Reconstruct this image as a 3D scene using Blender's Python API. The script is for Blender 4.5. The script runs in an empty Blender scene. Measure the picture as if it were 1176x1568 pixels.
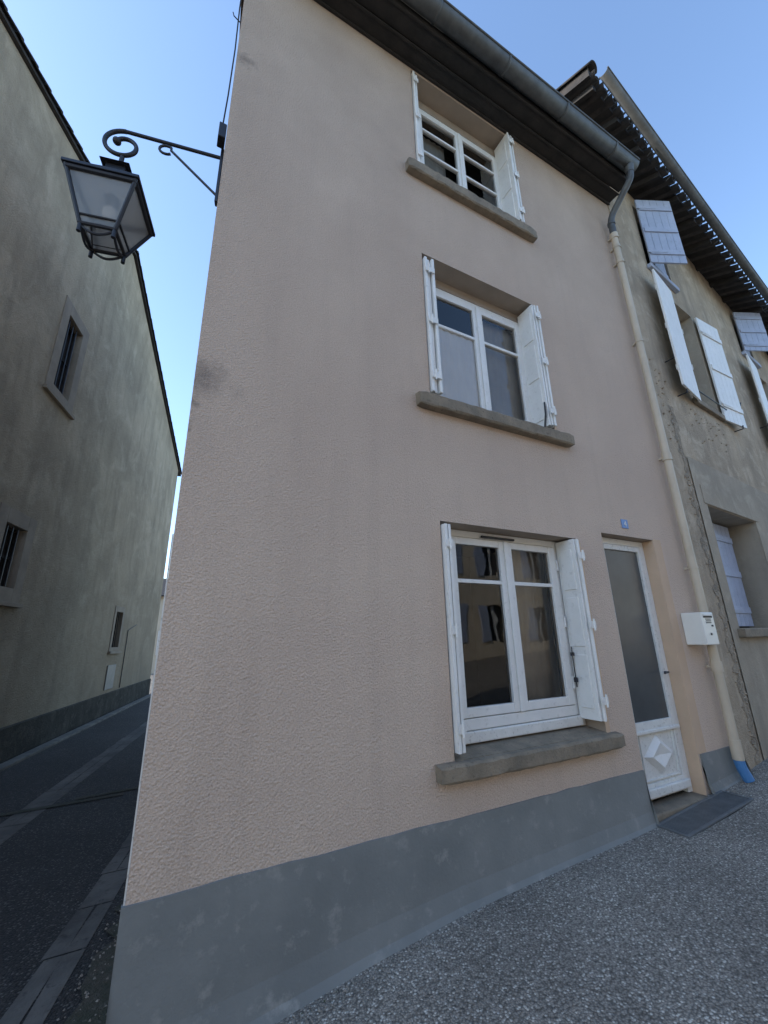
import bpy, math, random
from mathutils import Vector, Matrix
random.seed(4)
scene=bpy.context.scene
col=bpy.context.collection

# ---------------------------------------------------------------- materials
def nt(name):
    m=bpy.data.materials.new(name); m.use_nodes=True
    t=m.node_tree; b=t.nodes['Principled BSDF']
    return m,t,b
def N(t,typ,**k):
    n=t.nodes.new(typ)
    for a,v in k.items():
        if a in n.inputs: n.inputs[a].default_value=v
        else: setattr(n,a,v)
    return n
def ramp(t,src,stops):
    r=t.nodes.new('ShaderNodeValToRGB')
    e=r.color_ramp.elements
    e[0].position=stops[0][0]; e[0].color=stops[0][1]
    e[1].position=stops[1][0]; e[1].color=stops[1][1]
    for p,c in stops[2:]:
        x=e.new(p); x.color=c
    t.links.new(src,r.inputs[0]); return r.outputs[0]
def c4(c): return (c[0],c[1],c[2],1)
def g4(v): return (v,v,v,1)
def mixc(t,f,a,b,mode='MIX'):
    m=t.nodes.new('ShaderNodeMix'); m.data_type='RGBA'; m.blend_type=mode
    for i,s in ((0,f),(6,a),(7,b)):
        if isinstance(s,bpy.types.NodeSocket): t.links.new(s,m.inputs[i])
        elif i==0: m.inputs[0].default_value=s
        else: m.inputs[i].default_value=c4(s)
    return m.outputs[2]
def coords(t,scale=(1,1,1)):
    tc=t.nodes.new('ShaderNodeTexCoord')
    mp=t.nodes.new('ShaderNodeMapping'); mp.inputs['Scale'].default_value=scale
    t.links.new(tc.outputs['Object'],mp.inputs[0]); return mp.outputs[0]
def noise(t,vec,scale,detail=4,rough=.6,dist=0):
    n=N(t,'ShaderNodeTexNoise',Scale=scale,Detail=detail,Roughness=rough,Distortion=dist)
    t.links.new(vec,n.inputs['Vector']); return n.outputs['Fac']
def bump(t,b,h,strength,dist):
    n=N(t,'ShaderNodeBump',Strength=strength,Distance=dist)
    t.links.new(h,n.inputs['Height']); t.links.new(n.outputs[0],b.inputs['Normal'])
def simple(name,c1,c2=None,scale=4,rough=.75,bs=40,bst=.3,bd=.004,metal=0,lo=.35,hi=.65,dirt=None):
    m,t,b=nt(name); v=coords(t)
    c2=c2 or tuple(x*.8 for x in c1)
    f=ramp(t,noise(t,v,scale),[(lo,g4(0)),(hi,g4(1))])
    c=mixc(t,f,c1,c2)
    if dirt:
        f2=ramp(t,noise(t,v,scale*4.3,6,.7),[(.56,g4(0)),(.70,g4(1))])
        c=mixc(t,f2,c,dirt)
    t.links.new(c,b.inputs['Base Color'])
    b.inputs['Roughness'].default_value=rough; b.inputs['Metallic'].default_value=metal
    bump(t,b,noise(t,v,bs,3),bst,bd)
    return m

def stucco():
    m,t,b=nt('stucco_render'); v=coords(t)
    big=ramp(t,noise(t,v,.8,5,.55),[(.35,g4(0)),(.7,g4(1))])
    c=mixc(t,big,(.675,.525,.41),(.60,.46,.362))
    # base colour unevenly darker, browner towards the eaves
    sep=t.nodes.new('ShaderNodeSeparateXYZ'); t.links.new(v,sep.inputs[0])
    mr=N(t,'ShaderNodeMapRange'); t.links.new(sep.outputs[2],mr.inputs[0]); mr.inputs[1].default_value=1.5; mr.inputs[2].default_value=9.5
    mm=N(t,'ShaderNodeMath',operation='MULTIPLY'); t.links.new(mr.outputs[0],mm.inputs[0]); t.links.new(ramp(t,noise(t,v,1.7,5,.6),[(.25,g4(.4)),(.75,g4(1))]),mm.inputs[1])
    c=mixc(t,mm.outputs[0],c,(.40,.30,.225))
    vs=coords(t,(5,5,.35))
    st=ramp(t,noise(t,vs,1.3,5,.6),[(.5,g4(0)),(.8,g4(.35))])
    c=mixc(t,st,c,(.47,.365,.29))
    gr=noise(t,v,110,3,.7)
    grc=ramp(t,gr,[(.3,g4(.78)),(.65,g4(1.06))])
    c=mixc(t,1.0,c,grc,'MULTIPLY')
    tc=t.nodes.new('ShaderNodeTexCoord')
    for p,r,s in (((.06,0,3.26),.20,.68),((.0,0,2.9),.07,.8),((.09,0,6.53),.13,.6),((.02,0,3.05),.07,.5),((.28,0,3.2),.10,.2)):
        d=t.nodes.new('ShaderNodeVectorMath'); d.operation='DISTANCE'
        t.links.new(tc.outputs['Object'],d.inputs[0]); d.inputs[1].default_value=p
        nn=noise(t,v,14,5,.7)
        a=N(t,'ShaderNodeMath',operation='MULTIPLY_ADD'); t.links.new(nn,a.inputs[0]); a.inputs[1].default_value=.3
        t.links.new(d.outputs['Value'],a.inputs[2])
        f=ramp(t,a.outputs[0],[(.12,g4(s)),(.13+r,g4(0))])
        c=mixc(t,f,c,(.08,.072,.068))
    t.links.new(c,b.inputs['Base Color']); b.inputs['Roughness'].default_value=.92
    b.inputs['Specular IOR Level'].default_value=.25
    vo=N(t,'ShaderNodeTexVoronoi',Scale=88.0); t.links.new(v,vo.inputs['Vector'])
    h=N(t,'ShaderNodeMath',operation='ADD'); t.links.new(vo.outputs['Distance'],h.inputs[0])
    t.links.new(noise(t,v,55,4,.65),h.inputs[1])
    bump(t,b,h.outputs[0],.68,.009)
    return m
M_st=stucco()

def gravel(name,base,dark,light,scale,amount):
    m,t,b=nt(name); v=coords(t)
    vo=N(t,'ShaderNodeTexVoronoi',Scale=scale); t.links.new(v,vo.inputs['Vector'])
    sep=t.nodes.new('ShaderNodeSeparateColor'); t.links.new(vo.outputs['Color'],sep.inputs[0])
    stones=ramp(t,sep.outputs[0],[(0,c4(dark)),(.45,c4(base)),(amount,c4(base)),(amount+.06,c4(light))])
    big=ramp(t,noise(t,v,1.1,5),[(.35,g4(.80)),(.7,g4(1.12))])
    c=mixc(t,1.0,stones,big,'MULTIPLY')
    edge=ramp(t,vo.outputs['Distance'],[(.3,g4(1)),(.75,g4(.45))])
    c=mixc(t,1.0,c,edge,'MULTIPLY')
    t.links.new(c,b.inputs['Base Color']); b.inputs['Roughness'].default_value=.85
    inv=N(t,'ShaderNodeMath',operation='SUBTRACT'); inv.inputs[0].default_value=1; t.links.new(vo.outputs['Distance'],inv.inputs[1])
    bump(t,b,inv.outputs[0],.8,.009)
    return m
M_street=gravel('street_exposed_aggregate',(.36,.32,.265),(.18,.158,.13),(.66,.61,.52),92,.86)
M_alley=gravel('alley_asphalt',(.062,.055,.048),(.033,.030,.027),(.16,.15,.13),85,.86)
M_conc=simple('worn_concrete',(.165,.15,.128),(.085,.078,.068),2.5,.9,30,.7,.012,dirt=(.055,.05,.043))
M_dirt=simple('mossy_dirt',(.085,.075,.055),(.05,.055,.035),7,.95,60,.9,.02,dirt=(.16,.14,.11))
M_kerb=simple('kerb_stone',(.20,.185,.155),(.11,.102,.088),4,.9,30,.6,.01)
M_plinth=simple('grey_plinth_paint',(.228,.232,.218),(.178,.184,.175),1.9,.8,50,.5,.006,dirt=(.285,.282,.258))
M_sill=simple('sill_stone',(.275,.22,.155),(.18,.148,.108),6,.9,60,.8,.008,dirt=(.12,.10,.075))
M_reveal=simple('ochre_reveal',(.61,.43,.29),(.55,.39,.265),3,.9,60,.4,.004)
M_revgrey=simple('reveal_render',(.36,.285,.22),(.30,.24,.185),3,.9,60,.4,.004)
M_white=simple('white_paint',(.80,.775,.73),(.74,.72,.675),5,.5,30,.15,.002,dirt=(.64,.615,.57))
M_whiteold=simple('weathered_white_paint',(.77,.745,.69),(.68,.66,.61),8,.65,40,.5,.003,dirt=(.42,.39,.34))
M_blue=simple('pale_blue_shutter_paint',(.40,.44,.54),(.34,.38,.48),6,.6,30,.2,.002,dirt=(.28,.31,.37))
M_zinc=simple('zinc',(.115,.12,.12),(.075,.078,.08),7,.55,20,.2,.002,metal=.3)
M_pvc=simple('beige_pipe',(.55,.46,.345),(.47,.395,.295),3,.55,20,.1,.002)
M_bluepl=simple('blue_plastic',(.07,.22,.45),(.06,.18,.38),5,.45,20,.1,.002)
M_wood=simple('dark_eave_wood',(.034,.030,.028),(.019,.018,.017),6,.85,30,.5,.006)
M_tile=simple('clay_tile_dark',(.055,.047,.043),(.030,.027,.026),9,.9,30,.5,.008)
M_iron=simple('painted_iron',(.018,.02,.028),(.012,.013,.018),9,.45,40,.2,.001)
M_dark=simple('dark_interior',(.055,.052,.050),(.035,.034,.033),2,.9)
M_curt=simple('curtain_cloth',(.84,.86,.88),(.78,.80,.83),4,.9)
M_curt2=simple('beige_curtain',(.40,.37,.32),(.34,.31,.27),4,.9)
M_gridm=simple('steel_grate',(.17,.18,.185),(.12,.13,.135),9,.5,metal=.3)
M_rubber=simple('black_rubber',(.02,.02,.02))

def oldwall(name,a,bb,cc,sc=1.2,bd=.02,streak=(.1,.1,.1),stv=.55,ccf=.85,top=None):
    m,t,b=nt(name); v=coords(t)
    f=ramp(t,noise(t,v,sc,6,.6,.4),[(.38,g4(0)),(.62,g4(1))])
    c=mixc(t,f,a,bb)
    f=ramp(t,noise(t,v,sc*2.3,6,.65,.8),[(.50,g4(0)),(.66,g4(ccf))])
    c=mixc(t,f,c,cc)
    vs=coords(t,(2.2,2.2,.4))
    f=ramp(t,noise(t,vs,1.2,5,.65),[(.48,g4(0)),(.72,g4(stv))])
    c=mixc(t,f,c,streak)
    if top:
        sep=t.nodes.new('ShaderNodeSeparateXYZ'); t.links.new(v,sep.inputs[0])
        mr=N(t,'ShaderNodeMapRange'); t.links.new(sep.outputs[2],mr.inputs[0]); mr.inputs[1].default_value=top[0]; mr.inputs[2].default_value=top[1]
        mr.inputs[3].default_value=top[2]; mr.inputs[4].default_value=0
        c=mixc(t,mr.outputs[0],c,streak)
    t.links.new(c,b.inputs['Base Color']); b.inputs['Roughness'].default_value=.95
    b.inputs['Specular IOR Level'].default_value=.2
    h=N(t,'ShaderNodeMath',operation='MULTIPLY_ADD'); t.links.new(noise(t,v,5,6,.7),h.inputs[0]); h.inputs[1].default_value=2.0
    t.links.new(noise(t,v,45,3,.6),h.inputs[2])
    bump(t,b,h.outputs[0],.8,bd)
    return m
M_left=oldwall('old_grey_render',(.50,.41,.29),(.38,.315,.225),(.60,.505,.37),.55,.03,(.215,.18,.13),.5,.6,top=(.3,5.5,.55))
M_leftpl=oldwall('damp_base_render',(.075,.07,.057),(.05,.047,.04),(.115,.105,.086),2,.02,(.035,.034,.03))
M_surr=simple('window_surround_cement',(.34,.285,.215),(.25,.21,.16),3,.9,30,.5,.008)
M_h2=oldwall('old_beige_render',(.49,.39,.28),(.37,.30,.22),(.56,.465,.35),1.3,.03,(.24,.20,.155),.7)
M_band=oldwall('cement_patch',(.38,.32,.245),(.315,.27,.21),(.43,.37,.285),1.5,.008,(.24,.21,.165))
M_rubble=oldwall('exposed_rubble',(.42,.34,.25),(.27,.225,.17),(.50,.42,.32),6,.05,(.19,.165,.135))
M_far=simple('cream_render',(.70,.60,.45),(.62,.53,.40),1.5,.9)
M_far2=simple('ochre_render',(.72,.61,.46),(.64,.54,.40),1.5,.9)

def glass(name,tint=.85,milk=0,mc=(.5,.52,.55)):
    m=bpy.data.materials.new(name); m.use_nodes=True; t=m.node_tree
    for n in list(t.nodes):
        if n.type!='OUTPUT_MATERIAL': t.nodes.remove(n)
    o=[n for n in t.nodes if n.type=='OUTPUT_MATERIAL'][0]
    tr=t.nodes.new('ShaderNodeBsdfTransparent'); tr.inputs[0].default_value=g4(tint)
    gl=t.nodes.new('ShaderNodeBsdfGlossy'); gl.inputs['Roughness'].default_value=.015
    fr=t.nodes.new('ShaderNodeFresnel'); fr.inputs[0].default_value=1.65
    n=noise(t,coords(t),2.5,2); bp=N(t,'ShaderNodeBump',Strength=.15,Distance=.01); t.links.new(n,bp.inputs['Height'])
    t.links.new(bp.outputs[0],gl.inputs['Normal'])
    mx=t.nodes.new('ShaderNodeMixShader')
    t.links.new(fr.outputs[0],mx.inputs[0]); t.links.new(tr.outputs[0],mx.inputs[1]); t.links.new(gl.outputs[0],mx.inputs[2])
    last=mx.outputs[0]
    if milk:
        df=t.nodes.new('ShaderNodeBsdfDiffuse'); df.inputs[0].default_value=c4(mc)
        tl=t.nodes.new('ShaderNodeBsdfTranslucent'); tl.inputs[0].default_value=c4(tuple(x*1.15 for x in mc))
        ad=t.nodes.new('ShaderNodeMixShader'); t.links.new(df.outputs[0],ad.inputs[1]); t.links.new(tl.outputs[0],ad.inputs[2])
        m2=t.nodes.new('ShaderNodeMixShader'); m2.inputs[0].default_value=milk
        t.links.new(last,m2.inputs[1]); t.links.new(ad.outputs[0],m2.inputs[2]); last=m2.outputs[0]
    t.links.new(last,o.inputs[0]); return m
M_glass=glass('window_glass',.92)
M_lglass=glass('lantern_glass',.92,.35,(.74,.76,.78))

# ---------------------------------------------------------------- helpers
def empty(name,loc=(0,0,0),rz=0):
    e=bpy.data.objects.new(name,None); e.location=loc; e.rotation_euler=(0,0,rz)
    e.empty_display_size=.2; col.objects.link(e); return e
def mesh(name,vs,fs,mat,parent=None,bevel=0,smooth=False,solid=0):
    me=bpy.data.meshes.new(name); me.from_pydata([tuple(v) for v in vs],[],fs); me.update()
    o=bpy.data.objects.new(name,me); col.objects.link(o)
    me.materials.append(mat)
    if parent: o.parent=parent
    if smooth:
        for p in me.polygons: p.use_smooth=True
    if solid:
        s=o.modifiers.new('s','SOLIDIFY'); s.thickness=solid; s.offset=0
    if bevel:
        b=o.modifiers.new('b','BEVEL'); b.width=bevel; b.segments=2; b.limit_method='ANGLE'
    return o
def boxgeo(x0,x1,y0,y1,z0,z1,V,F):
    i=len(V)
    V+= [(x0,y0,z0),(x1,y0,z0),(x1,y1,z0),(x0,y1,z0),(x0,y0,z1),(x1,y0,z1),(x1,y1,z1),(x0,y1,z1)]
    F+= [(i,i+3,i+2,i+1),(i+4,i+5,i+6,i+7),(i,i+1,i+5,i+4),(i+1,i+2,i+6,i+5),(i+2,i+3,i+7,i+6),(i+3,i,i+4,i+7)]
def boxes(name,lst,mat,parent=None,bevel=.003):
    V=[];F=[]
    for b in lst: boxgeo(*b,V,F)
    return mesh(name,V,F,mat,parent,bevel)
def tube(name,pts,r,mat,parent=None,cyclic=False,smooth=False,res=5):
    c=bpy.data.curves.new(name,'CURVE'); c.dimensions='3D'; c.bevel_depth=r; c.bevel_resolution=res; c.use_fill_caps=True
    s=c.splines.new('POLY'); s.points.add(len(pts)-1)
    for p,q in zip(s.points,pts): p.co=(*q,1)
    s.use_cyclic_u=cyclic; s.use_smooth=smooth
    o=bpy.data.objects.new(name,c); c.materials.append(mat); col.objects.link(o)
    if parent:o.parent=parent
    return o
def cyl(name,p0,p1,r0,r1,mat,parent=None,n=20,cap=True):
    p0=Vector(p0);p1=Vector(p1);a=(p1-p0).normalized()
    u=a.orthogonal().normalized(); w=a.cross(u)
    V=[];F=[]
    for p,r in ((p0,r0),(p1,r1)):
        for i in range(n):
            t=2*math.pi*i/n; V.append(p+u*math.cos(t)*r+w*math.sin(t)*r)
    for i in range(n):
        j=(i+1)%n; F.append((i,j,n+j,n+i))
    if cap: F.append(tuple(range(n))[::-1]); F.append(tuple(range(n,2*n)))
    return mesh(name,V,F,mat,parent,smooth=False)
def halfpipes(name,items,mat,parent,n=8,solid=.012):
    V=[];F=[]
    for p0,p1,r,up in items:
        p0=Vector(p0);p1=Vector(p1);a=(p1-p0).normalized(); s=a.cross(Vector((0,0,1))).normalized(); w=s.cross(a)*up
        b=len(V)
        for p in (p0,p1):
            for i in range(n+1):
                t=math.pi*i/n; V.append(p+s*math.cos(t)*r+w*math.sin(t)*r)
        for i in range(n): F.append((b+i,b+i+1,b+n+2+i,b+n+1+i))
    return mesh(name,V,F,mat,parent,smooth=True,solid=solid)
def wall(name,x0,x1,z0,z1,holes,depth,mat,parent,mrev=None,y=0.0):
    xs=sorted(set([x0,x1]+[h[0] for h in holes]+[h[1] for h in holes]))
    zs=sorted(set([z0,z1]+[h[2] for h in holes]+[h[3] for h in holes]))
    V=[];F=[]
    for i in range(len(xs)-1):
        for j in range(len(zs)-1):
            cx=(xs[i]+xs[i+1])/2; cz=(zs[j]+zs[j+1])/2
            if any(h[0]<cx<h[1] and h[2]<cz<h[3] for h in holes): continue
            b=len(V); V+=[(xs[i],y,zs[j]),(xs[i+1],y,zs[j]),(xs[i+1],y,zs[j+1]),(xs[i],y,zs[j+1])]
            F.append((b,b+1,b+2,b+3))
    o=mesh(name,V,F,mat,parent)
    V=[];F=[]
    for h in holes:
        a,c,d,e=h[:4]; D=h[4] if len(h)>4 else depth
        b=len(V)
        V+=[(a,y,d),(c,y,d),(c,y,e),(a,y,e),(a,y+D,d),(c,y+D,d),(c,y+D,e),(a,y+D,e)]
        F+=[(b,b+4,b+5,b+1),(b+1,b+5,b+6,b+2),(b+2,b+6,b+7,b+3),(b+3,b+7,b+4,b)]
    if F: mesh(name+'_reveals',V,F,mrev or mat,parent)
    return o
def room(name,x0,x1,z0,z1,y0,d,parent):
    V=[(x0,y0,z0),(x1,y0,z0),(x1,y0,z1),(x0,y0,z1),(x0-.4,y0+d,z0-.3),(x1+.4,y0+d,z0-.3),(x1+.4,y0+d,z1+.2),(x0-.4,y0+d,z1+.2)]
    F=[(0,1,5,4),(1,2,6,5),(2,3,7,6),(3,0,4,7),(4,5,6,7)]
    return mesh(name,V,F,M_dark,parent)
def casement(tag,p,x0,x1,z0,z1,y,bars,mat=None,of=.06,st=.075,mid=.12,rail=.08):
    mat=mat or M_white
    L=[(x0,x0+of,y,y+.07,z0,z1),(x1-of,x1,y,y+.07,z0,z1),(x0+of,x1-of,y,y+.07,z1-of,z1),(x0+of,x1-of,y-.012,y+.07,z0,z0+of+.02)]
    boxes(tag+'_frame',L,mat,p,.005)
    a=x0+of+.006;b=x1-of-.006;c=z0+of+.026;d=z1-of-.006; m=(a+b)/2; yy=y-.018
    S=[(a,a+st,yy,yy+.05,c,d),(b-st,b,yy,yy+.05,c,d),(m-mid/2,m-.005,yy,yy+.05,c,d),(m+.005,m+mid/2,yy,yy+.05,c,d),
       (m-.022,m+.022,yy-.014,yy-.001,c,d)]
    for l,r in ((a+st,m-mid/2),(m+mid/2,b-st)):
        S+=[(l,r,yy+.002,yy+.048,c,c+rail),(l,r,yy+.002,yy+.048,d-.06,d)]
        for z in bars: S.append((l,r,yy+.004,yy+.044,z-.016,z+.016))
    boxes(tag+'_casements',S,mat,p,.004)
    mesh(tag+'_glass',[(a+st,yy+.025,c),(b-st,yy+.025,c),(b-st,yy+.025,d),(a+st,yy+.025,d)],[(0,1,2,3)],M_glass,p)
    H=[]
    for z in (c+.18,(c+d)/2,d-.18):
        for x in (a-.003,b+.003): H.append((x-.010,x+.010,yy-.014,yy-.002,z-.05,z+.05))
    boxes(tag+'_hinges',H,mat,p,.003)
def folded(tag,p,x,sgn,z0,z1,y0,y1,n=3,th=.028,mat=None):
    mat=mat or M_white; L=[];H=[]
    for i in range(n):
        a=x+sgn*(.008+i*(th+.011)); b=a+sgn*th
        lo,hi=min(a,b),max(a,b)
        dy=random.uniform(-.016,.016)
        L.append((lo,hi,y0+dy,y1,z0+random.uniform(0,.01),z1))
    lo=x+sgn*(.008+n*(th+.011)-.006)
    pl,ph=sorted((lo-sgn*.006,lo+sgn*.005))
    zz=[z0+.06,z0+(z1-z0)*.36,z0+(z1-z0)*.68,z1-.06]
    for k in range(3):
        L.append((pl,ph,y0+.045,y1-.04,zz[k]+.035,zz[k+1]-.035))
    boxes(tag+'_leaves',L,mat,p,.004)
    for z in (z0+.16,(z0+z1)/2,z1-.16):
        a,b=sorted((x+sgn*.005,x+sgn*(n*(th+.007)+.002)))
        H.append((a,b,y0-.026,y0-.018,z-.03,z+.03))
    boxes(tag+'_hinges',H,mat,p,.002)
    for z in (z0+.16,(z0+z1)/2,z1-.16):
        cyl(tag+'_knuckle',(x+sgn*(th+.012),y0-.03,z-.05),(x+sgn*(th+.012),y0-.03,z+.05),.009,.009,mat,p,10)

# ---------------------------------------------------------------- ground
gx=[(-300,-.2),(0,-.2),(.63,-.134),(1.2,-.06),(1.83,0.0),(2.7,.035),(3.73,.065),(4.6,.12),(5.42,.2),(7,.34),(10,.6),(20,1.2),(300,1.2)]
def gz(x,y):
    x=x-.2097*max(y,0) if y>0 else x
    for (a,za),(b,zb) in zip(gx,gx[1:]):
        if a<=x<=b: return za+(zb-za)*(x-a)/(b-a)
    return 1.2
xs=[-250,-60,-20,-8,-3,-1]+[i*.2 for i in range(0,60)]+[13,15,18,21,26,40,80,250]
ys=[-250,-60,-20,-10,-6,-4,-3,-2,-1.5,-1,-.5,-.2,0,.5,1,2,4,8,14,20,30,60,250]
V=[(x,y,gz(x,y)+(.012*math.sin(x*2.3+y)+.008*math.sin(y*3.1+x*1.3) if abs(x)<8 and -6<y<-.6 else 0)) for y in ys for x in xs]
n=len(xs)
F=[(j*n+i,j*n+i+1,(j+1)*n+i+1,(j+1)*n+i) for j in range(len(ys)-1) for i in range(n-1)]
mesh('ground',V,F,M_street,smooth=True)
k=.2097
def strip(name,xa,xb,y0,y1,z,mat,th=0,jag=0):
    if th:
        V=[(xa+k*y0,y0,z),(xb+k*y0,y0,z),(xb+k*y1,y1,z),(xa+k*y1,y1,z)]
        V=V+[(a,b,c+th) for a,b,c in V]
        return mesh(name,V,[(0,3,2,1),(4,5,6,7),(0,1,5,4),(1,2,6,5),(2,3,7,6),(3,0,4,7)],mat,bevel=.01)
    n=max(1,int((y1-y0)/.12)) if jag else 1
    V=[];F=[]
    for i in range(n+1):
        y=y0+(y1-y0)*i/n
        V+=[(xa+k*y+random.uniform(-jag,jag),y,z),(xb+k*y+random.uniform(-jag,jag)*.3,y,z)]
    for i in range(n): F.append((2*i,2*i+1,2*i+3,2*i+2))
    return mesh(name,V,F,mat)
strip('alley_road',-3.44,-.002,.05,19.5,-.194,M_alley)
# paved gutters: rows of worn slabs with joints
def slabs(name,xa,xb,y0,y1,z,L_=.55):
    V=[];F=[];y=y0
    while y<y1:
        e=min(y+L_*random.uniform(.8,1.2),y1); g=.012; j=lambda:random.uniform(-.012,.012)
        for (u0,u1) in ((xa,(xa+xb)/2-.004),((xa+xb)/2+.004,xb)):
            b=len(V)
            V+=[(u0+k*y+j(),y+g,z),(u1+k*y+j()*.2,y+g,z),(u1+k*e+j()*.2,e,z),(u0+k*e+j(),e,z)]
            F.append((b,b+1,b+2,b+3))
        y=e
    mesh(name,V,F,M_conc)
slabs('alley_gutter',-2.05,-1.76,.06,19.4,-.189)
slabs('alley_gutter',-.62,-.40,.06,19.4,-.189)
strip('alley_dirt_verge',-.30,-.004,.06,19.4,-.184,M_dirt,jag=.06)
strip('kerb',-3.36,-3.18,.1,19.2,-.2,M_kerb,.05)
for (x,y,w_,l) in ((-2.6,4.1,1.6,.10),(-1.55,4.3,.9,.09)):
    xx=x+k*y
    mesh('asphalt_patch',[(xx,y,-.1845),(xx+w_,y+.1,-.1845),(xx+w_,y+l+.1,-.1845),(xx,y+l,-.1845)],[(0,1,2,3)],M_dirt)
V=[];F=[]
def pebble(x,y,z,s):
    b=len(V)
    q=[Vector((random.uniform(.6,1),0,0)),Vector((0,random.uniform(.6,1),0)),Vector((-random.uniform(.6,1),0,0)),Vector((0,-random.uniform(.6,1),0))]
    rot=Matrix.Rotation(random.uniform(0,6),3,'Z')
    for p in q: V.append(tuple(rot@p*s+Vector((x,y,z))))
    V.append((x,y,z+s*.7)); V.append((x,y,z-s*.5))
    for i in range(4):
        j=(i+1)%4; F.append((b+i,b+j,b+4)); F.append((b+j,b+i,b+5))
for i in range(1100):
    x=random.uniform(.1,5.5); y=-.085-abs(random.gauss(0,.05))
    if 3.8<x<4.95: continue
    pebble(x,y,gz(x,y)+.002,random.uniform(.003,.009))
for i in range(600):
    x=random.uniform(.2,6); y=random.uniform(-2.2,-.1); pebble(x,y,gz(x,y)+.008,random.uniform(.003,.007))
for i in range(600):
    y=random.uniform(.1,5); x=k*y-random.uniform(.0,.35); pebble(x,y,-.184,random.uniform(.004,.013))
mesh('loose_gravel',V,F,simple('gravel_chips',(.34,.30,.25),(.20,.18,.15),30,.9))
V=[];F=[]
for i in range(260):
    if i<170: y=random.uniform(.15,3.2); x=k*y-random.uniform(.01,.12); z=-.184
    else: x=random.uniform(.1,3.7); y=-.09-random.uniform(0,.02); z=gz(x,y)
    a=random.uniform(0,6.28); h=random.uniform(.012,.04) if i<170 else random.uniform(.006,.016); w_=h*.22; b=len(V)
    dx,dy_=math.cos(a),math.sin(a)
    V+=[(x-dy_*w_,y+dx*w_,z),(x+dy_*w_,y-dx*w_,z),(x+dx*h*.5,y+dy_*h*.5-(.01 if i>=170 else 0),z+h)]
    F.append((b,b+1,b+2))
mesh('weeds',V,F,simple('weed_leaf',(.075,.10,.04),(.05,.07,.03),20,.8))

# ---------------------------------------------------------------- beige townhouse
H1=empty('beige_townhouse')
GW=(1.88,3.47,.80,2.49); MW=(1.86,3.41,3.60,5.23); TW=(1.86,3.41,6.38,8.02); DR=(3.87,4.75,.02,2.59)
holes=[GW+(.2,),MW+(.22,),TW+(.22,),DR+(.14,)]
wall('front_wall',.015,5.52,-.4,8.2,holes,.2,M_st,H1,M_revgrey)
mesh('side_walls',[(.015,0,-.4),(.015+k*9,9,-.4),(.015+k*9,9,8.2),(.015,0,8.2),(5.52,0,-.4),(5.52,9,-.4),(5.52,9,8.2),(5.52,0,8.2),
   (.015+k*4.5,4.5,9.9),(5.52,4.5,9.9)],[(0,3,8,2,1),(4,5,6,9,7),(1,2,6,5)],M_st,H1)
boxes('door_jamb_lining',[(4.744,4.7495,.0,.139,.10,2.585)],M_reveal,H1,0)
boxes('door_jamb_band',[(4.752,4.89,-.004,.02,.48,2.60)],M_reveal,H1,.002)
boxes('window_jamb_band',[(3.472,3.52,-.003,.02,.80,2.47),(3.412,3.44,-.003,.02,3.60,5.2),(3.412,3.45,-.003,.02,6.39,8.0)],M_reveal,H1,.001)
def plinth(name,x0,x1):
    n=max(2,int((x1-x0)/.15)); V=[];F=[]
    prof=[(-.013,.475),(-.016,.30),(-.022,.12),(-.04,.03),(-.075,-.02)]
    for i in range(n+1):
        x=x0+(x1-x0)*i/n; g=gz(x,0); jz=random.uniform(-.005,.005)
        V.append((x,.02,.475+jz))
        for y,z in prof:
            zz=.475-(.475-z)/(.495)*(.475-g+.02)+(jz if z==.475 else 0); V.append((x,y,zz))
    m=len(prof)+1
    for i in range(n):
        for j in range(m-1): F.append((i*m+j,(i+1)*m+j,(i+1)*m+j+1,i*m+j+1)[::-1])
    F.append(tuple(range(m))); F.append(tuple(range(n*m,n*m+m))[::-1])
    mesh(name,V,F,M_plinth,H1,smooth=False)
plinth('plinth',.0,3.86); plinth('plinth_end',4.77,5.52)
boxes('corner_bead',[(.007,.0145,.004,.014,-.19,2.2)],M_whiteold,H1,0)
def rough_sill(tag,x0,x1,yo,z0,z1):
    n=int((x1-x0)/.06); V=[];F=[]
    for i in range(n+1):
        x=x0+(x1-x0)*i/n; e=.012 if i in(0,n) else 0
        r=lambda a=.004: random.uniform(-a,a)
        V+=[(x+r(),-.001,z0+e),(x+r(),-yo+.012+e+r(),z0+r()+e),(x+r(),-yo+r()+e,z0+.014+r()),(x+r(),-yo+r()+e,z1-.016+r()),(x+r(),-yo+.014+e+r(),z1+r()-e),(x+r(),-.001,z1+.001)]
    for i in range(n):
        for j in range(5): F.append((i*6+j,i*6+j+1,(i+1)*6+j+1,(i+1)*6+j))
    F.append((0,5,4,3,2,1)); F.append(tuple(n*6+j for j in range(6)))
    mesh(tag,V,F,M_sill,H1)
def sill(tag,x0,x1,z0,z1,yo,jx0,jx1,back):
    rough_sill(tag,x0,x1,yo,z0,z1)
    mesh(tag+'_top',[(jx0+.002,-.012,z1+.004),(jx1-.002,-.012,z1+.004),(jx1-.002,back,z1+.035),(jx0+.002,back,z1+.035),
                     (jx0+.002,-.012,z0+.02),(jx1-.002,-.012,z0+.02)],[(0,1,2,3),(4,5,1,0)],M_sill,H1)
sill('ground_window_sill',1.72,3.59,.69,.80,.085,1.88,3.47,.2)
sill('middle_window_sill',1.71,3.60,3.47,3.595,.085,1.86,3.41,.22)
sill('top_window_sill',1.72,3.55,6.24,6.38,.085,1.86,3.41,.22)
boxes('ground_window_threshold',[(1.99,3.40,.150,.198,.845,.925)],M_whiteold,H1,.01)
casement('ground_window',H1,1.99,3.40,.93,2.488,.175,[2.05],of=.06,st=.085,mid=.15,rail=.07)
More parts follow.
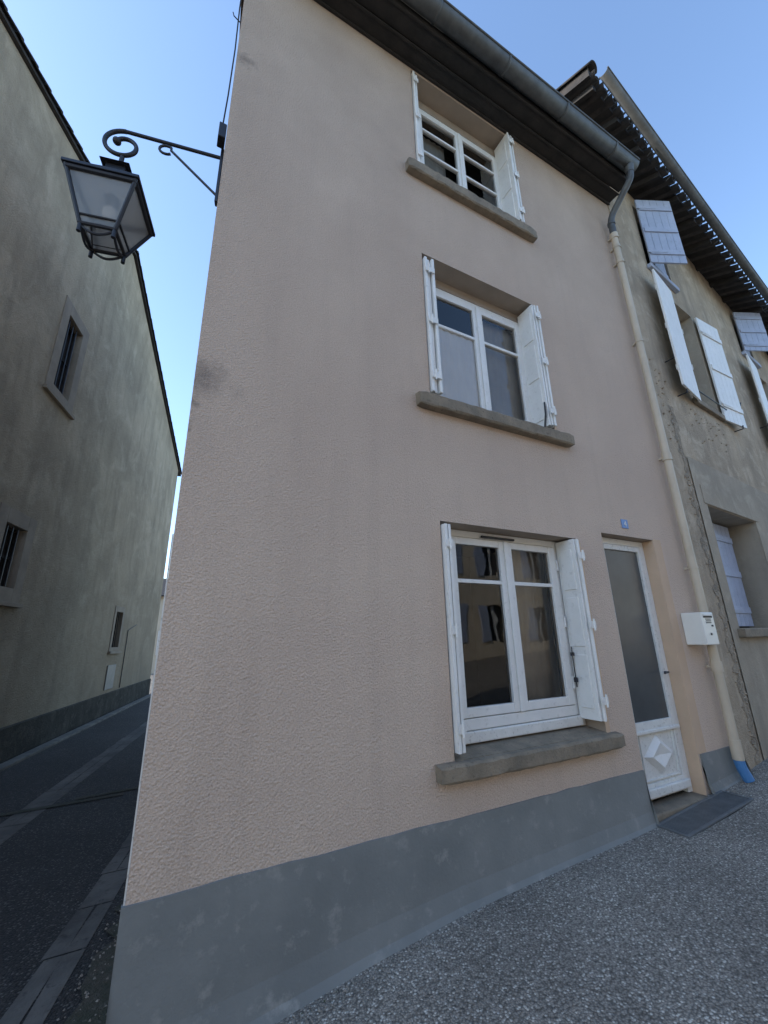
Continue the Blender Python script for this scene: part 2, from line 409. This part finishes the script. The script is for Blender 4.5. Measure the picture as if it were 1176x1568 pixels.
boxes('ground_window_filler',[(1.885,1.985,.19,.23,.82,2.485),(3.405,3.465,.19,.23,.82,2.485)],M_white,H1,0)
boxes('ground_window_vent',[(2.42,2.80,.135,.155,2.435,2.452)],M_iron,H1,0)
casement('middle_window',H1,1.98,3.38,3.64,5.12,.20,[4.63],of=.06,st=.075,mid=.13,rail=.06)
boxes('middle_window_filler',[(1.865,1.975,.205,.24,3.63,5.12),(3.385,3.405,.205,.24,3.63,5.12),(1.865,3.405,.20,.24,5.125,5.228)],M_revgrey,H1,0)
casement('top_window',H1,1.98,3.38,6.42,7.88,.20,[7.50,7.12,6.76],of=.06,st=.065,mid=.12,rail=.06)
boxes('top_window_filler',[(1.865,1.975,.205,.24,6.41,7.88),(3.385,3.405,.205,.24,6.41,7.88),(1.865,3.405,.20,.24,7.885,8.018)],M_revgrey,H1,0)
for t_,z0,z1 in (('ground',.9,2.5),('middle',3.6,5.2),('top',6.4,7.95)):
    room(t_+'_room',1.9,3.45,z0,z1,.275,1.8,H1)
def cloth(name,x0,x1,z0,z1,y,mat):
    V=[];F=[];n=24
    for i in range(n+1):
        x=x0+(x1-x0)*i/n; yy=y+.006*math.sin(i*1.7)
        V+=[(x,yy,z0),(x,yy,z1)]
    for i in range(n): F.append((2*i,2*i+2,2*i+3,2*i+1))
    mesh(name,V,F,mat,H1,smooth=True)
cloth('ground_curtain',2.85,3.4,.95,2.45,.36,M_curt2)
cloth('middle_curtain',2.03,2.63,3.7,4.62,.215,M_curt)
cloth('middle_curtain_side',2.72,3.35,3.7,5.05,.30,M_curt2)
cloth('top_curtain',2.05,2.6,6.5,7.8,.40,M_curt2)
folded('ground_shutter_left',H1,1.884,1,.84,2.46,-.035,.165,n=2,th=.026)
folded('ground_shutter_right',H1,3.466,-1,.90,2.47,-.05,.165,n=3,th=.022)
folded('middle_shutter_left',H1,1.864,1,3.66,5.17,-.02,.19,n=3,th=.028)
folded('middle_shutter_right',H1,3.404,-1,3.66,5.19,-.04,.19,n=3,th=.022)
folded('top_shutter_left',H1,1.864,1,6.44,7.98,-.015,.19,n=2,th=.026)
folded('top_shutter_right',H1,3.404,-1,6.44,7.98,-.05,.19,n=3,th=.022)
tube('ground_shutter_bolt',[(3.335,.12,1.16),(3.335,.12,1.50)],.005,M_iron,H1)
boxes('ground_shutter_latch',[(3.325,3.345,.105,.135,1.42,1.45),(3.325,3.345,.105,.135,1.20,1.24)],M_iron,H1,.003)
tube('middle_shutter_handle',[(3.29,.02,3.64),(3.285,-.02,3.8),(3.28,-.03,3.92)],.009,M_iron,H1)

dy=.115
boxes('door_frame',[(3.875,3.95,dy,dy+.05,.14,2.585),(4.67,4.742,dy,dy+.05,.14,2.585),(3.952,4.668,dy,dy+.05,2.52,2.585)],M_white,H1,.004)
boxes('door_stiles',[(3.955,4.03,dy-.012,dy+.035,.18,2.515),(4.605,4.666,dy-.012,dy+.035,.18,2.515),
    (4.032,4.603,dy-.012,dy+.035,2.46,2.515),(4.032,4.603,dy-.012,dy+.035,.72,.80),(4.032,4.603,dy-.012,dy+.035,.18,.30)],M_whiteold,H1,.004)
boxes('door_weatherboard',[(3.96,4.665,dy-.045,dy-.013,.20,.27),(3.96,4.69,dy-.035,dy-.013,.70,.735)],M_whiteold,H1,.01)
boxes('door_panel',[(4.032,4.603,dy+.005,dy+.03,.30,.72)],M_whiteold,H1,0)
cx,cz=4.318,.51
V=[(cx-.23,dy+.004,cz),(cx,dy+.004,cz-.165),(cx+.23,dy+.004,cz),(cx,dy+.004,cz+.165),(cx-.15,dy-.035,cz),(cx,dy-.035,cz-.105),(cx+.15,dy-.035,cz),(cx,dy-.035,cz+.105),(cx,dy-.010,cz)]
mesh('door_lozenge',V,[(0,1,5,4),(1,2,6,5),(2,3,7,6),(3,0,4,7),(4,5,8),(5,6,8),(6,7,8),(7,4,8)],M_white,H1)
L=[]
for a,b,c,d in ((4.05,4.585,.315,.328),(4.05,4.585,.692,.705),(4.05,4.063,.33,.69),(4.572,4.585,.33,.69)): L.append((a,b,dy-.012,dy+.006,c,d))
boxes('door_moulding',L,M_whiteold,H1,.003)
M_frost=simple('smoked_door_pane',(.085,.088,.086),(.065,.068,.067),2,.2,90,.10,.001)
mesh('door_glass',[(4.03,dy+.01,.8),(4.605,dy+.01,.8),(4.605,dy+.01,2.46),(4.03,dy+.01,2.46)],[(0,1,2,3)],M_frost,H1)
boxes('door_step',[(3.872,4.748,-.03,.17,.0,.135)],M_sill,H1,.012)
tube('door_handle',[(4.635,dy-.02,1.22),(4.635,dy-.06,1.22),(4.56,dy-.065,1.215)],.009,M_iron,H1)

# eave
E=[]
for i,(a,b,z) in enumerate(((-.165,.0,8.085),(-.34,-.18,8.115))):
    E.append((-.05,5.50,a,b,z,z+.03))
boxes('soffit_boards',E,M_wood,H1,.004)
boxes('soffit_batten',[(-.05,5.50,-.03,-.001,8.05,8.083),(-.05,5.50,-.19,-.16,8.07,8.084),(-.05,5.5,-.37,-.342,8.10,8.25)],M_wood,H1,.006)
mesh('roof',[(-.06,-.44,8.27),(5.5,-.44,8.27),(5.5,4.5,10.05),(.9,4.5,10.05),(5.5,9.2,8.3),(1.9,9.2,8.3)],[(0,1,2,3),(3,2,4,5)],M_tile,H1,solid=.05)
T=[]
x=-.02
while x<5.45:
    T.append(((x,-.47,8.29),(x+.2 if x<.3 else x,2.0,9.19),.075,1)); x+=.21
halfpipes('roof_tiles',T,M_tile,H1)
GR=.10;GY=-.475;GZ=8.22
halfpipes('gutter',[((-.06,GY,GZ),(5.42,GY,GZ),GR,-1)],M_zinc,H1,n=14,solid=.006)
tube('gutter_bead',[(-.06,GY-GR-.005,GZ+.005),(5.42,GY-GR-.005,GZ+.005)],.014,M_zinc,H1)
for x in (.9,1.9,2.9,3.9,4.9):
    halfpipes('gutter_joint',[((x,GY,GZ),(x+.03,GY,GZ),GR+.007,-1)],M_zinc,H1,n=14,solid=.006)
V=[(5.425,GY+math.cos(math.pi*i/16)*GR,GZ-math.sin(math.pi*i/16)*GR) for i in range(17)]
mesh('gutter_cap',V,[tuple(range(17))],M_zinc,H1,solid=.01)
# downpipe
DP=empty('downpipe')
def arcpts(pts,seg=6,r=.12):
    out=[Vector(pts[0])]
    for a,b,c in zip(pts,pts[1:],pts[2:]):
        a,b,c=Vector(a),Vector(b),Vector(c)
        d1=(a-b).normalized(); d2=(c-b).normalized()
        rr=min(r,(a-b).length*.45,(c-b).length*.45)
        p=b+d1*rr;q=b+d2*rr
        for i in range(seg+1):
            t=i/seg; out.append(p*(1-t)**2+b*2*t*(1-t)+q*t*t)
    out.append(Vector(pts[-1])); return out
tube('swan_neck',arcpts([(5.30,GY,8.12),(5.30,GY,7.93),(5.27,-.09,7.55),(5.27,-.09,7.18)]),.046,M_zinc,DP)
cyl('outlet',(5.30,GY,8.135),(5.30,GY,8.02),.07,.052,M_zinc,DP)
cyl('zinc_collar',(5.27,-.09,7.42),(5.27,-.09,7.46),.053,.053,M_zinc,DP)
tube('pipe',[(5.27,-.085,7.22),(5.275,-.085,3.6),(5.27,-.085,.5)],.044,M_pvc,DP,res=8)
for z,h,r in ((7.20,.09,.056),(7.0,.05,.052),(6.72,.05,.053),(3.66,.09,.053),(1.25,.10,.054),(5.35,.03,.05),(2.3,.03,.05)):
    cyl('collar',(5.272,-.085,z-h/2),(5.272,-.085,z+h/2),r,r,M_pvc,DP,24)
    boxes('wall_clip',[(5.25,5.29,-.085,.0,z-.012,z+.012)],M_pvc,DP,0)
tube('blue_foot',arcpts([(5.27,-.085,.47),(5.27,-.085,.33),(5.30,-.12,.20)]),.048,M_bluepl,DP)
cyl('foot_sleeve',(5.27,-.085,.38),(5.27,-.085,.56),.051,.051,M_pvc,DP,24)
# mailbox
MB=empty('mailbox')
boxes('body',[(4.965,5.20,-.20,-.002,1.475,1.80)],simple('mailbox_enamel',(.80,.77,.70),(.75,.72,.65),3,.4),MB,.008)
boxes('slot',[(5.0,5.165,-.204,-.199,1.745,1.762)],M_rubber,MB,0)
boxes('flap',[(4.995,5.17,-.209,-.2045,1.765,1.785)],M_white,MB,.002)
boxes('label_lines',[(5.03,5.13,-.203,-.199,1.69+i*.018,1.698+i*.018) for i in range(3)]+[(5.12,5.155,-.203,-.199,1.655,1.672)],M_rubber,MB,0)
cyl('lock',(5.08,-.198,1.58),(5.08,-.208,1.58),.012,.012,M_zinc,MB)
# number plate
NP=empty('house_number_plate')
boxes('plate',[(4.235,4.345,-.008,-.001,2.675,2.775)],simple('enamel_blue',(.10,.20,.42),(.08,.17,.36),6,.35),NP,.004)
fc=bpy.data.curves.new('numeral','FONT'); fc.body='4'; fc.size=.085; fc.extrude=.001; fc.align_x='CENTER'
fo=bpy.data.objects.new('numeral',fc); fo.location=(4.29,-.0105,2.697); fo.rotation_euler=(math.pi/2,0,0); fc.materials.append(M_white); col.objects.link(fo); fo.parent=NP
# door grate
DG=empty('door_grate',(0,0,0))
a=math.atan2(gz(4.9,0)-gz(3.85,0),1.05)
DG.location=(3.84,-.30,gz(3.85,0)-.001); DG.rotation_euler=(0,-a,0)
boxes('grate_frame',[(0,1.08,0,.025,0,.014),(0,1.08,.235,.26,0,.014),(0,.02,.0255,.2345,0,.014),(1.06,1.08,.0255,.2345,0,.014)],M_gridm,DG,.002)
boxes('grate_bars',[(.022+i*.0205,.033+i*.0205,.026,.234,.002,.011) for i in range(50)],M_gridm,DG,0)
boxes('grate_pan',[(.001,1.079,0.001,.259,-.03,-.001)],M_rubber,DG,0)
JB=empty('junction_box')
boxes('box_body',[(-.045,.012,.02,.12,5.50,5.66)],M_iron,JB,.006)
tube('cable',[(-.006,.012,7.9),(-.012,.014,7.2),(-.004,.012,6.6),(-.01,.02,6.0),(-.02,.05,5.66)],.006,M_rubber,JB)
tube('cable_hook',[(.01,.02,7.02),(-.05,.01,7.04),(-.06,.01,7.08)],.005,M_iron,JB)

# ---------------------------------------------------------------- street lamp
SL=empty('street_lamp',(.0,.15,0),math.atan2(.215,-.977))
tube('arm',[(-.02,0,5.44),(.70,0,5.46)],.014,M_iron,SL)
sp=[]
for i in range(49):
    t=i/48; ang=math.pi/2-t*math.pi*2.35
    r=.15-.095*t
    sp.append((.70+math.cos(ang)*r,0,5.46-.15+math.sin(ang)*r))
tube('scroll',sp,.016,M_iron,SL)
e=sp[-1]
bpy.ops.mesh.primitive_uv_sphere_add(radius=.03,segments=14,ring_count=8); s=bpy.context.object; s.name='scroll_bud'; s.location=e; s.parent=SL; s.data.materials.append(M_iron)
tube('stay',[(-.02,0,5.0),(.37,0,5.38)]+[(.37+.05*math.cos(q)+.035,0,5.375+.045*math.sin(q)) for q in [2.3-i*.42 for i in range(12)]],.010,M_iron,SL)
boxes('wall_plate',[(-.02,.004,-.025,.025,4.93,5.52)],M_iron,SL,.004)
cyl('hanger',(.69,0,5.18),(.695,0,4.98),.016,.016,M_iron,SL)
cxl=.69
def frust(name,z0,s0,z1,s1,mat,par=SL,cap=True):
    V=[(cxl+a*s0/2,b*s0/2,z0) for a,b in ((-1,-1),(1,-1),(1,1),(-1,1))]+[(cxl+a*s1/2,b*s1/2,z1) for a,b in ((-1,-1),(1,-1),(1,1),(-1,1))]
    F=[(0,1,5,4),(1,2,6,5),(2,3,7,6),(3,0,4,7)]
    if cap:F+=[(3,2,1,0),(4,5,6,7)]
    return mesh(name,V,F,mat,par,bevel=.003 if cap else 0)
r_=.235
boxes('roof_rim',[(cxl-r_,cxl+r_,-r_,-r_+.035,4.72,4.745),(cxl-r_,cxl+r_,r_-.035,r_,4.72,4.745),(cxl-r_,cxl-r_+.035,-r_+.036,r_-.036,4.72,4.745),(cxl+r_-.035,cxl+r_,-r_+.036,r_-.036,4.72,4.745)],M_iron,SL,.003)
frust('hood',4.746,.44,4.94,.17,M_iron)
frust('chimney',4.94,.13,5.01,.13,M_iron)
frust('cap',5.01,.20,5.06,.06,M_iron)
frust('glazing',4.36,.21,4.718,.42,M_lglass,cap=False)
mesh('reflector',[(cxl+a*.19,b*.19,4.738) for a,b in ((-1,-1),(1,-1),(1,1),(-1,1))],[(3,2,1,0)],M_white,SL)
def bar(a,b,r=.010): tube('lantern_bar',[a,b],r,M_iron,SL,res=2)
cs=((-1,-1),(1,-1),(1,1),(-1,1))
for i in range(4):
    a,b=cs[i]; a2,b2=cs[(i+1)%4]
    bar((cxl+a*.108,b*.108,4.35),(cxl+a*.213,b*.213,4.72),.014)
    bar((cxl+a*.108,b*.108,4.35),(cxl+a2*.108,b2*.108,4.35),.013)
    bar((cxl+a*.210,b*.210,4.705),(cxl+a2*.210,b2*.210,4.705),.018)
    bar((cxl+a*.125,b*.125,4.41),(cxl+a2*.125,b2*.125,4.41),.008)
    P=[]
    for j in range(11):
        t=j/10; x=a+(a2-a)*t; y=b+(b2-b)*t
        P.append((cxl+x*.10,y*.10,4.335-.05*math.sin(math.pi*t)))
    tube('lantern_arch',P,.009,M_iron,SL,res=2)
    bar((cxl+a*.104,b*.104,4.35),(cxl+a*.104,b*.104,4.28),.014)
cyl('bulb_holder',(cxl,0,4.735),(cxl,0,4.64),.05,.035,M_zinc,SL)
bpy.ops.mesh.primitive_uv_sphere_add(radius=.045,segments=16,ring_count=10); s=bpy.context.object; s.name='bulb'; s.location=(cxl,0,4.60); s.scale=(1,1,1.4); s.parent=SL; s.data.materials.append(M_white)
for p in s.data.polygons:p.use_smooth=True

# ---------------------------------------------------------------- stone townhouse (right)
A5=math.radians(5.5)
H2=empty('old_stone_townhouse',(5.6,0,0),A5)
holes=[(1.28,2.23,5.03,7.03,.25),(5.15,6.1,5.03,7.03,.25),(.85,1.75,7.4,8.75,.2),(4.85,5.7,7.35,8.3,.2),(.70,2.45,1.64,3.22,.42),(4.2,5.2,.5,2.9,.3)]
wall('front_wall',-.12,12,-.5,9.0,holes,.25,M_h2,H2,M_band)
mesh('upper_wall',[(-.12,.0,9.0),(12,.0,9.0),(12,.05,9.2),(-.12,.05,9.2),(-.12,9,-.5),(-.12,9,9.2),(-.12,0,-.5),(12,0,-.5),(12,9,-.5),(12,9,9.2)],[(0,1,2,3),(6,0,3,5,4),(7,8,9,2,1)],M_h2,H2)
wall('cement_zone',.42,12,-.4,3.87,[(.69,2.46,1.60,3.23,.012),(4.19,5.21,.49,2.91,.012)],.012,M_band,H2,M_band,y=-.014)
boxes('lintel',[(.60,2.6,-.022,-.0145,3.235,3.5)],M_band,H2,.004)
random.seed(9)
V=[];F=[];zz=.2;Lr=[]
while zz<4.6:
    Lr.append((zz,.28+random.uniform(-.08,.05),.40+random.uniform(-.06,.015))); zz+=.05
for z_,a_,b_ in Lr: V+=[(a_,-.004,z_),(b_,-.010,z_)]
for i in range(len(Lr)-1): F.append((2*i,2*i+1,2*i+3,2*i+2))
mesh('chipped_edge',V,F,M_rubble,H2)
V=[];F=[]
for (x0_,x1_,z0_,z1_,nn) in ((.0,.35,3.9,5.3,30),(.9,2.2,4.2,4.85,40),(.2,.42,.4,3.6,60)):
    for i in range(nn):
        pebble(random.uniform(x0_,x1_),-.004,random.uniform(z0_,z1_),random.uniform(.01,.03))
mesh('chipped_render_lumps',V,F,M_h2,H2)
boxes('window_sill',[(.6,2.6,-.09,.0,1.53,1.635)],M_sill,H2,.012)
boxes('window_sill_mid',[(1.2,2.3,-.06,.0,4.93,5.02),(5.08,6.18,-.06,.0,4.93,5.02)],M_sill,H2,.01)
boxes('window_sill_up',[(.8,1.8,-.07,.0,7.31,7.39),(4.8,5.75,-.07,.0,7.26,7.34)],M_blue,H2,.01)
def leaf(tag,x,y,z,ang,w,h,mat,par,planks=5):
    V=[];F=[]
    pw=w/planks
    for i in range(planks): boxgeo(i*pw+.002,(i+1)*pw-.002,-.028,0,0,h,V,F)
    for zz in (h*.15,h*.5,h*.85): boxgeo(.02,w-.02,-.046,-.0285,zz-.045,zz+.045,V,F)
    for zz in (h*.15,h*.85): boxgeo(-.03,w*.5,-.0525,-.0465,zz-.018,zz+.018,V,F)
    o=mesh(tag,V,F,mat,par,bevel=.003); o.location=(x,y,z); o.rotation_euler=(0,0,ang); return o
def holder(par,x,z):
    tube('shutter_holder',[(x,-.0,z),(x,-.12,z),(x,-.13,z+.06)],.010,M_iron,par)
for x0 in (1.28,5.15):
    leaf('shutter_left',x0-.04,-.10,4.93,math.radians(180+5),.74,2.06,M_white,H2)
    leaf('shutter_right',x0+.99,-.035,4.93,math.radians(-6),.70,2.06,M_white,H2)
    holder(H2,x0-.6,4.88); holder(H2,x0+1.5,4.88); holder(H2,x0-.75,5.4); holder(H2,x0+1.75,5.4)
    tube('railing',[(x0-.1,-.09,5.12),(x0+1.05,-.09,5.12)],.009,M_iron,H2)
    tube('railing',[(x0-.1,-.09,5.12),(x0-.1,.0,5.12)],.009,M_iron,H2)
    casement('upper_window',H2,x0+.01,x0+.94,5.05,7.02,.18,[5.7,6.4],of=.04,st=.05,mid=.08)
    room('upper_room',x0,x0+.95,5.03,7.03,.255,1.2,H2)
for x0,w,z0,h in ((.85,.9,7.40,1.38),(4.85,.85,7.35,1.0)):
    leaf('blue_shutter',x0-.03,-.05,z0-.02,math.radians(-30),.62,h,M_blue,H2)
    leaf('blue_shutter_closed',x0+.45,.06,z0+.04,0,.44,h-.06,M_blue,H2)
    mesh('window_pane',[(x0,.19,z0),(x0+w,.19,z0),(x0+w,.19,z0+h),(x0,.19,z0+h)],[(0,1,2,3)],M_dark,H2)
leaf('inner_shutter',.74,.34,1.67,0,.78,1.52,M_blue,H2)
leaf('inner_shutter_b',1.54,.34,1.67,0,.78,1.52,M_blue,H2)
mesh('low_backing',[(.7,.41,1.64),(2.45,.41,1.64),(2.45,.41,3.22),(.7,.41,3.22)],[(0,1,2,3)],M_dark,H2)
boxes('side_door',[(4.21,5.19,.2,.25,.5,2.89)],M_whiteold,H2,.01)
def ez(s): return 9.13-.150*s
S0,S1=-1.08,12
sl=.43
yb=-.45
mesh('roof',[(S0+.06,yb,ez(S0)+.10-.09*sl),(S1,yb,ez(S1)+.10-.09*sl),(S1,4.5,ez(S1)+2.2),(S0+.06,4.5,ez(S0)+2.2),(S1,9.5,ez(S1)+.1),(S0+.06,9.5,ez(S0)+.1)],[(0,1,2,3),(3,2,4,5)],M_wood,H2,solid=.03)
s=S0+.12
V=[];F=[]
while s<S1-.1:
    w=.07; b=len(V); z_=ez(s)
    for yy in (-.46,.2):
        zt=z_+.10+(yy+.36)*sl-.02
        V+=[(s,yy,zt-.10),(s+w,yy,zt-.10),(s+w,yy,zt),(s,yy,zt)]
    F+=[(b,b+1,b+2,b+3),(b+4,b+7,b+6,b+5),(b,b+4,b+5,b+1),(b+1,b+5,b+6,b+2),(b+2,b+6,b+7,b+3),(b+3,b+7,b+4,b)]
    s+=.62
mesh('rafters',V,F,M_wood,H2)
T=[];s=S0+.1
while s<S1:
    z_=ez(s)+.10
    T.append(((s,-.57,z_+.07-.21*sl),(s,4.4,z_+.07+4.76*sl),.080,-1))
    T.append(((s+.11,-.49+random.uniform(-.02,.02),z_+.085-.13*sl),(s+.11,4.4,z_+.085+4.76*sl),.07,1))
    s+=.22
halfpipes('roof_tiles',T,M_tile,H2)
halfpipes('gutter',[((S0+.1,-.635,ez(S0)-.02),(S1,-.635,ez(S1)-.02),.062,-1)],M_zinc,H2,n=12,solid=.006)
tube('gutter_bead',[(S0+.1,-.70,ez(S0)-.015),(S1,-.70,ez(S1)-.015)],.012,M_zinc,H2)
s=S0+.4
while s<S1:
    tube('gutter_hook',[(s,-.70,ez(s)-.01),(s,-.69,ez(s)+.06),(s,-.47,ez(s)+.0)],.009,M_zinc,H2,res=1); s+=.6
mesh('verge',[(S0,-.5,ez(S0)+.0),(S0,4.5,ez(S0)+2.1),(S0,4.5,ez(S0)+2.35),(S0,-.5,ez(S0)+.2)],[(0,1,2,3)],M_tile,H2,solid=.05)
halfpipes('verge_tiles',[((S0+.03,-.55+i*.38,ez(S0)+.13+i*.38*sl),(S0+.03,-.13+i*.38,ez(S0)+.15+(i+1)*.38*sl),.095,1) for i in range(12)],M_tile,H2)
# ---------------------------------------------------------------- left gabled house
th=math.atan2(.9787,.2053)
H3=empty('grey_gabled_house',(-3.486,-.1,0),th)
def sy(y): return (y+.1)/.9787
wins=[(sy(5.92),sy(6.52),6.15,7.68),(sy(5.6),sy(6.2),2.5,3.46),(sy(11.35),sy(11.9),1.53,2.48)]
Ln=sy(16.3)
wall('alley_wall',0,Ln,-.3,8.78,wins,.22,M_left,H3,M_surr)
ap=sy(8.09)
mesh('gable',[(0,0,8.78),(Ln,0,8.78),(ap,0,11.55),(0,14,8.78),(Ln,14,8.78),(ap,14,11.55),(0,0,-.3),(0,14,-.3),(Ln,0,-.3),(Ln,14,-.3)],[(0,1,2),(3,5,4),(0,3,7,6),(1,8,9,4),(7,3,4,9)],M_left,H3)
def surround(tag,w,m,zb):
    a,b,c,d=w
    boxes(tag,[(a-m,a-.002,-.018,.03,c-zb,d+m),(b+.002,b+m,-.018,.03,c-zb,d+m),(a-.001,b+.001,-.018,.03,d+.002,d+m),(a-.001,b+.001,-.018,.03,c-zb,c-.002)],M_surr,H3,.004)
    boxes(tag+'_sill',[(a-m-.04,b+m+.04,-.07,.0,c-zb-.07,c-zb-.003)],M_surr,H3,.006)
    mesh(tag+'_pane',[(a,.2,c),(b,.2,c),(b,.2,d),(a,.2,d)],[(0,1,2,3)],M_dark,H3)
    L=[(a,a+.04,.12,.16,c,d),(b-.04,b,.12,.16,c,d),(a+.04,b-.04,.12,.16,d-.05,d),(a+.04,b-.04,.12,.16,(c+d)/2-.02,(c+d)/2+.02),((a+b)/2-.02,(a+b)/2+.02,.125,.155,c,d-.05)]
    boxes(tag+'_frame',L,M_wood,H3,0)
    for i in range(3):
        x=a+(b-a)*(i+1)/4; tube(tag+'_bar',[(x,.04,c),(x,.04,d)],.009,M_iron,H3,res=1)
surround('upper_window',wins[0],.24,.18); surround('lower_window',wins[1],.24,.22); surround('small_window',wins[2],.15,.1)
wall('base_band',0,Ln,-.28,.34,[],0,M_leftpl,H3,y=-.03)
mesh('base_band_top',[(0,-.03,.34),(Ln,-.03,.34),(Ln,0,.36),(0,0,.36)],[(0,1,2,3)],M_leftpl,H3)
boxes('meter_hatch',[(sy(11.3),sy(11.95),-.03,0,.45,1.07)],simple('hatch_metal',(.24,.235,.22),(.19,.187,.175),5,.5),H3,.006)
boxes('blue_plaque',[(sy(5.2),sy(5.5),-.015,0,1.15,1.4)],M_bluepl,H3,.003)
tube('wall_cable',[(sy(12.6),-.02,.4),(sy(12.6),-.02,2.0),(sy(13.4),-.02,2.2)],.012,M_iron,H3,res=1)
RV=[(-.5,-.06,8.78-.15),(ap,-.06,11.62),(Ln+.4,-.06,8.78-.1),(Ln+.4,14.2,8.68),(ap,14.2,11.62),(-.5,14.2,8.63)]
mesh('roof',RV,[(0,1,4,5),(1,2,3,4)],M_tile,H3,solid=.05)
T=[]
def ridge(a,b,nn):
    a=Vector(a);b=Vector(b)
    for i in range(nn):
        p=a.lerp(b,i/nn);q=a.lerp(b,(i+1.12)/nn)
        T.append((p+Vector((0,0,.0)),q+Vector((0,0,.04)),.075,1))
ridge((-.5,-.03,8.65),(ap,-.03,11.64),24); ridge((Ln+.4,-.03,8.70),(ap,-.03,11.64),24)
halfpipes('verge_tiles',T,M_tile,H3)

# ---------------------------------------------------------------- other houses
def house(name,loc,rz,w,d,h,mat,cols,rows,win=(.95,1.5),shut=M_white):
    P=empty(name,loc,rz); hs=[]
    for i in range(cols):
        cxx=w*(i+.5)/cols
        for j in range(rows):
            z=1.0+j*2.8
            hs.append((cxx-win[0]/2,cxx+win[0]/2,z,z+win[1]))
    wall('front_wall',0,w,-1,h,hs,.2,mat,P)
    mesh('body',[(0,0,-1),(0,d,-1),(0,d,h),(0,0,h),(w,0,-1),(w,d,-1),(w,d,h),(w,0,h),(0,d/2,h+d*.2),(w,d/2,h+d*.2)],[(0,3,8,2,1),(4,5,6,9,7),(1,2,6,5)],mat,P)
    mesh('roof',[(-.2,-.4,h-.1),(w+.2,-.4,h-.1),(w+.2,d/2,h+d*.2+.1),(-.2,d/2,h+d*.2+.1),(w+.2,d+.4,h-.1),(-.2,d+.4,h-.1)],[(0,1,2,3),(3,2,4,5)],M_tile,P,solid=.08)
    for a,b,c,e in hs:
        mesh('pane',[(a,.19,c),(b,.19,c),(b,.19,e),(a,.19,e)],[(0,1,2,3)],M_dark,P)
        boxes('frame',[(a,a+.06,.13,.18,c,e),(b-.06,b,.13,.18,c,e),((a+b)/2-.05,(a+b)/2+.05,.13,.18,c,e)],M_white,P,0)
        boxes('shutters',[(a-.5,a-.02,-.05,-.01,c,e),(b+.02,b+.5,-.05,-.01,c,e)],shut,P,0)
    return P
house('opposite_house',(6,-11,0),math.pi,11,8,6.6,M_far,4,2)
house('opposite_house',(17.2,-11.3,.4),math.pi,11,8,7.4,M_far2,4,2,shut=M_blue)
house('opposite_house',(28.5,-11,.6),math.pi,11,8,6.8,M_far,4,2)
house('opposite_house',(-5.3,-10.8,-.2),math.pi,12,8,7,M_far2,4,2)
house('alley_end_house',(-3.5,29,-.1),0,9,7,4.8,M_far,3,1)

# ---------------------------------------------------------------- light
w=bpy.data.worlds.new('World'); scene.world=w; w.use_nodes=True
t=w.node_tree; bg=t.nodes['Background']; sky=t.nodes.new('ShaderNodeTexSky'); sky.sky_type='NISHITA'; sky.sun_disc=False
el=math.radians(30); az=math.radians(-68)
sky.sun_elevation=el; sky.sun_rotation=az; sky.air_density=1.05; sky.dust_density=.55; sky.ozone_density=2.6
t.links.new(sky.outputs[0],bg.inputs[0]); bg.inputs[1].default_value=.41
sd=Vector((math.sin(az)*math.cos(el),math.cos(az)*math.cos(el),math.sin(el)))
l=bpy.data.lights.new('sun','SUN'); l.energy=5; l.angle=math.radians(.5); l.color=(1,.92,.80)
lo=bpy.data.objects.new('sun',l); lo.rotation_euler=sd.to_track_quat('Z','Y').to_euler(); col.objects.link(lo); lo.location=(0,0,30)

# ---------------------------------------------------------------- camera
cam=bpy.data.cameras.new('camera'); co=bpy.data.objects.new('camera',cam); col.objects.link(co)
R=Matrix(((.8860,-.1184,-.4483),(-.4632,-.2680,-.8447),(-.0202,.9561,-.2922)))
co.matrix_world=Matrix.Translation((0,-2.6,1.6))@R.to_4x4()
cam.sensor_fit='VERTICAL'; cam.sensor_height=36; cam.lens=14.6; cam.clip_end=1000; cam.clip_start=.02
scene.camera=co
scene.view_settings.view_transform='Standard'; scene.view_settings.look='None'; scene.view_settings.exposure=0
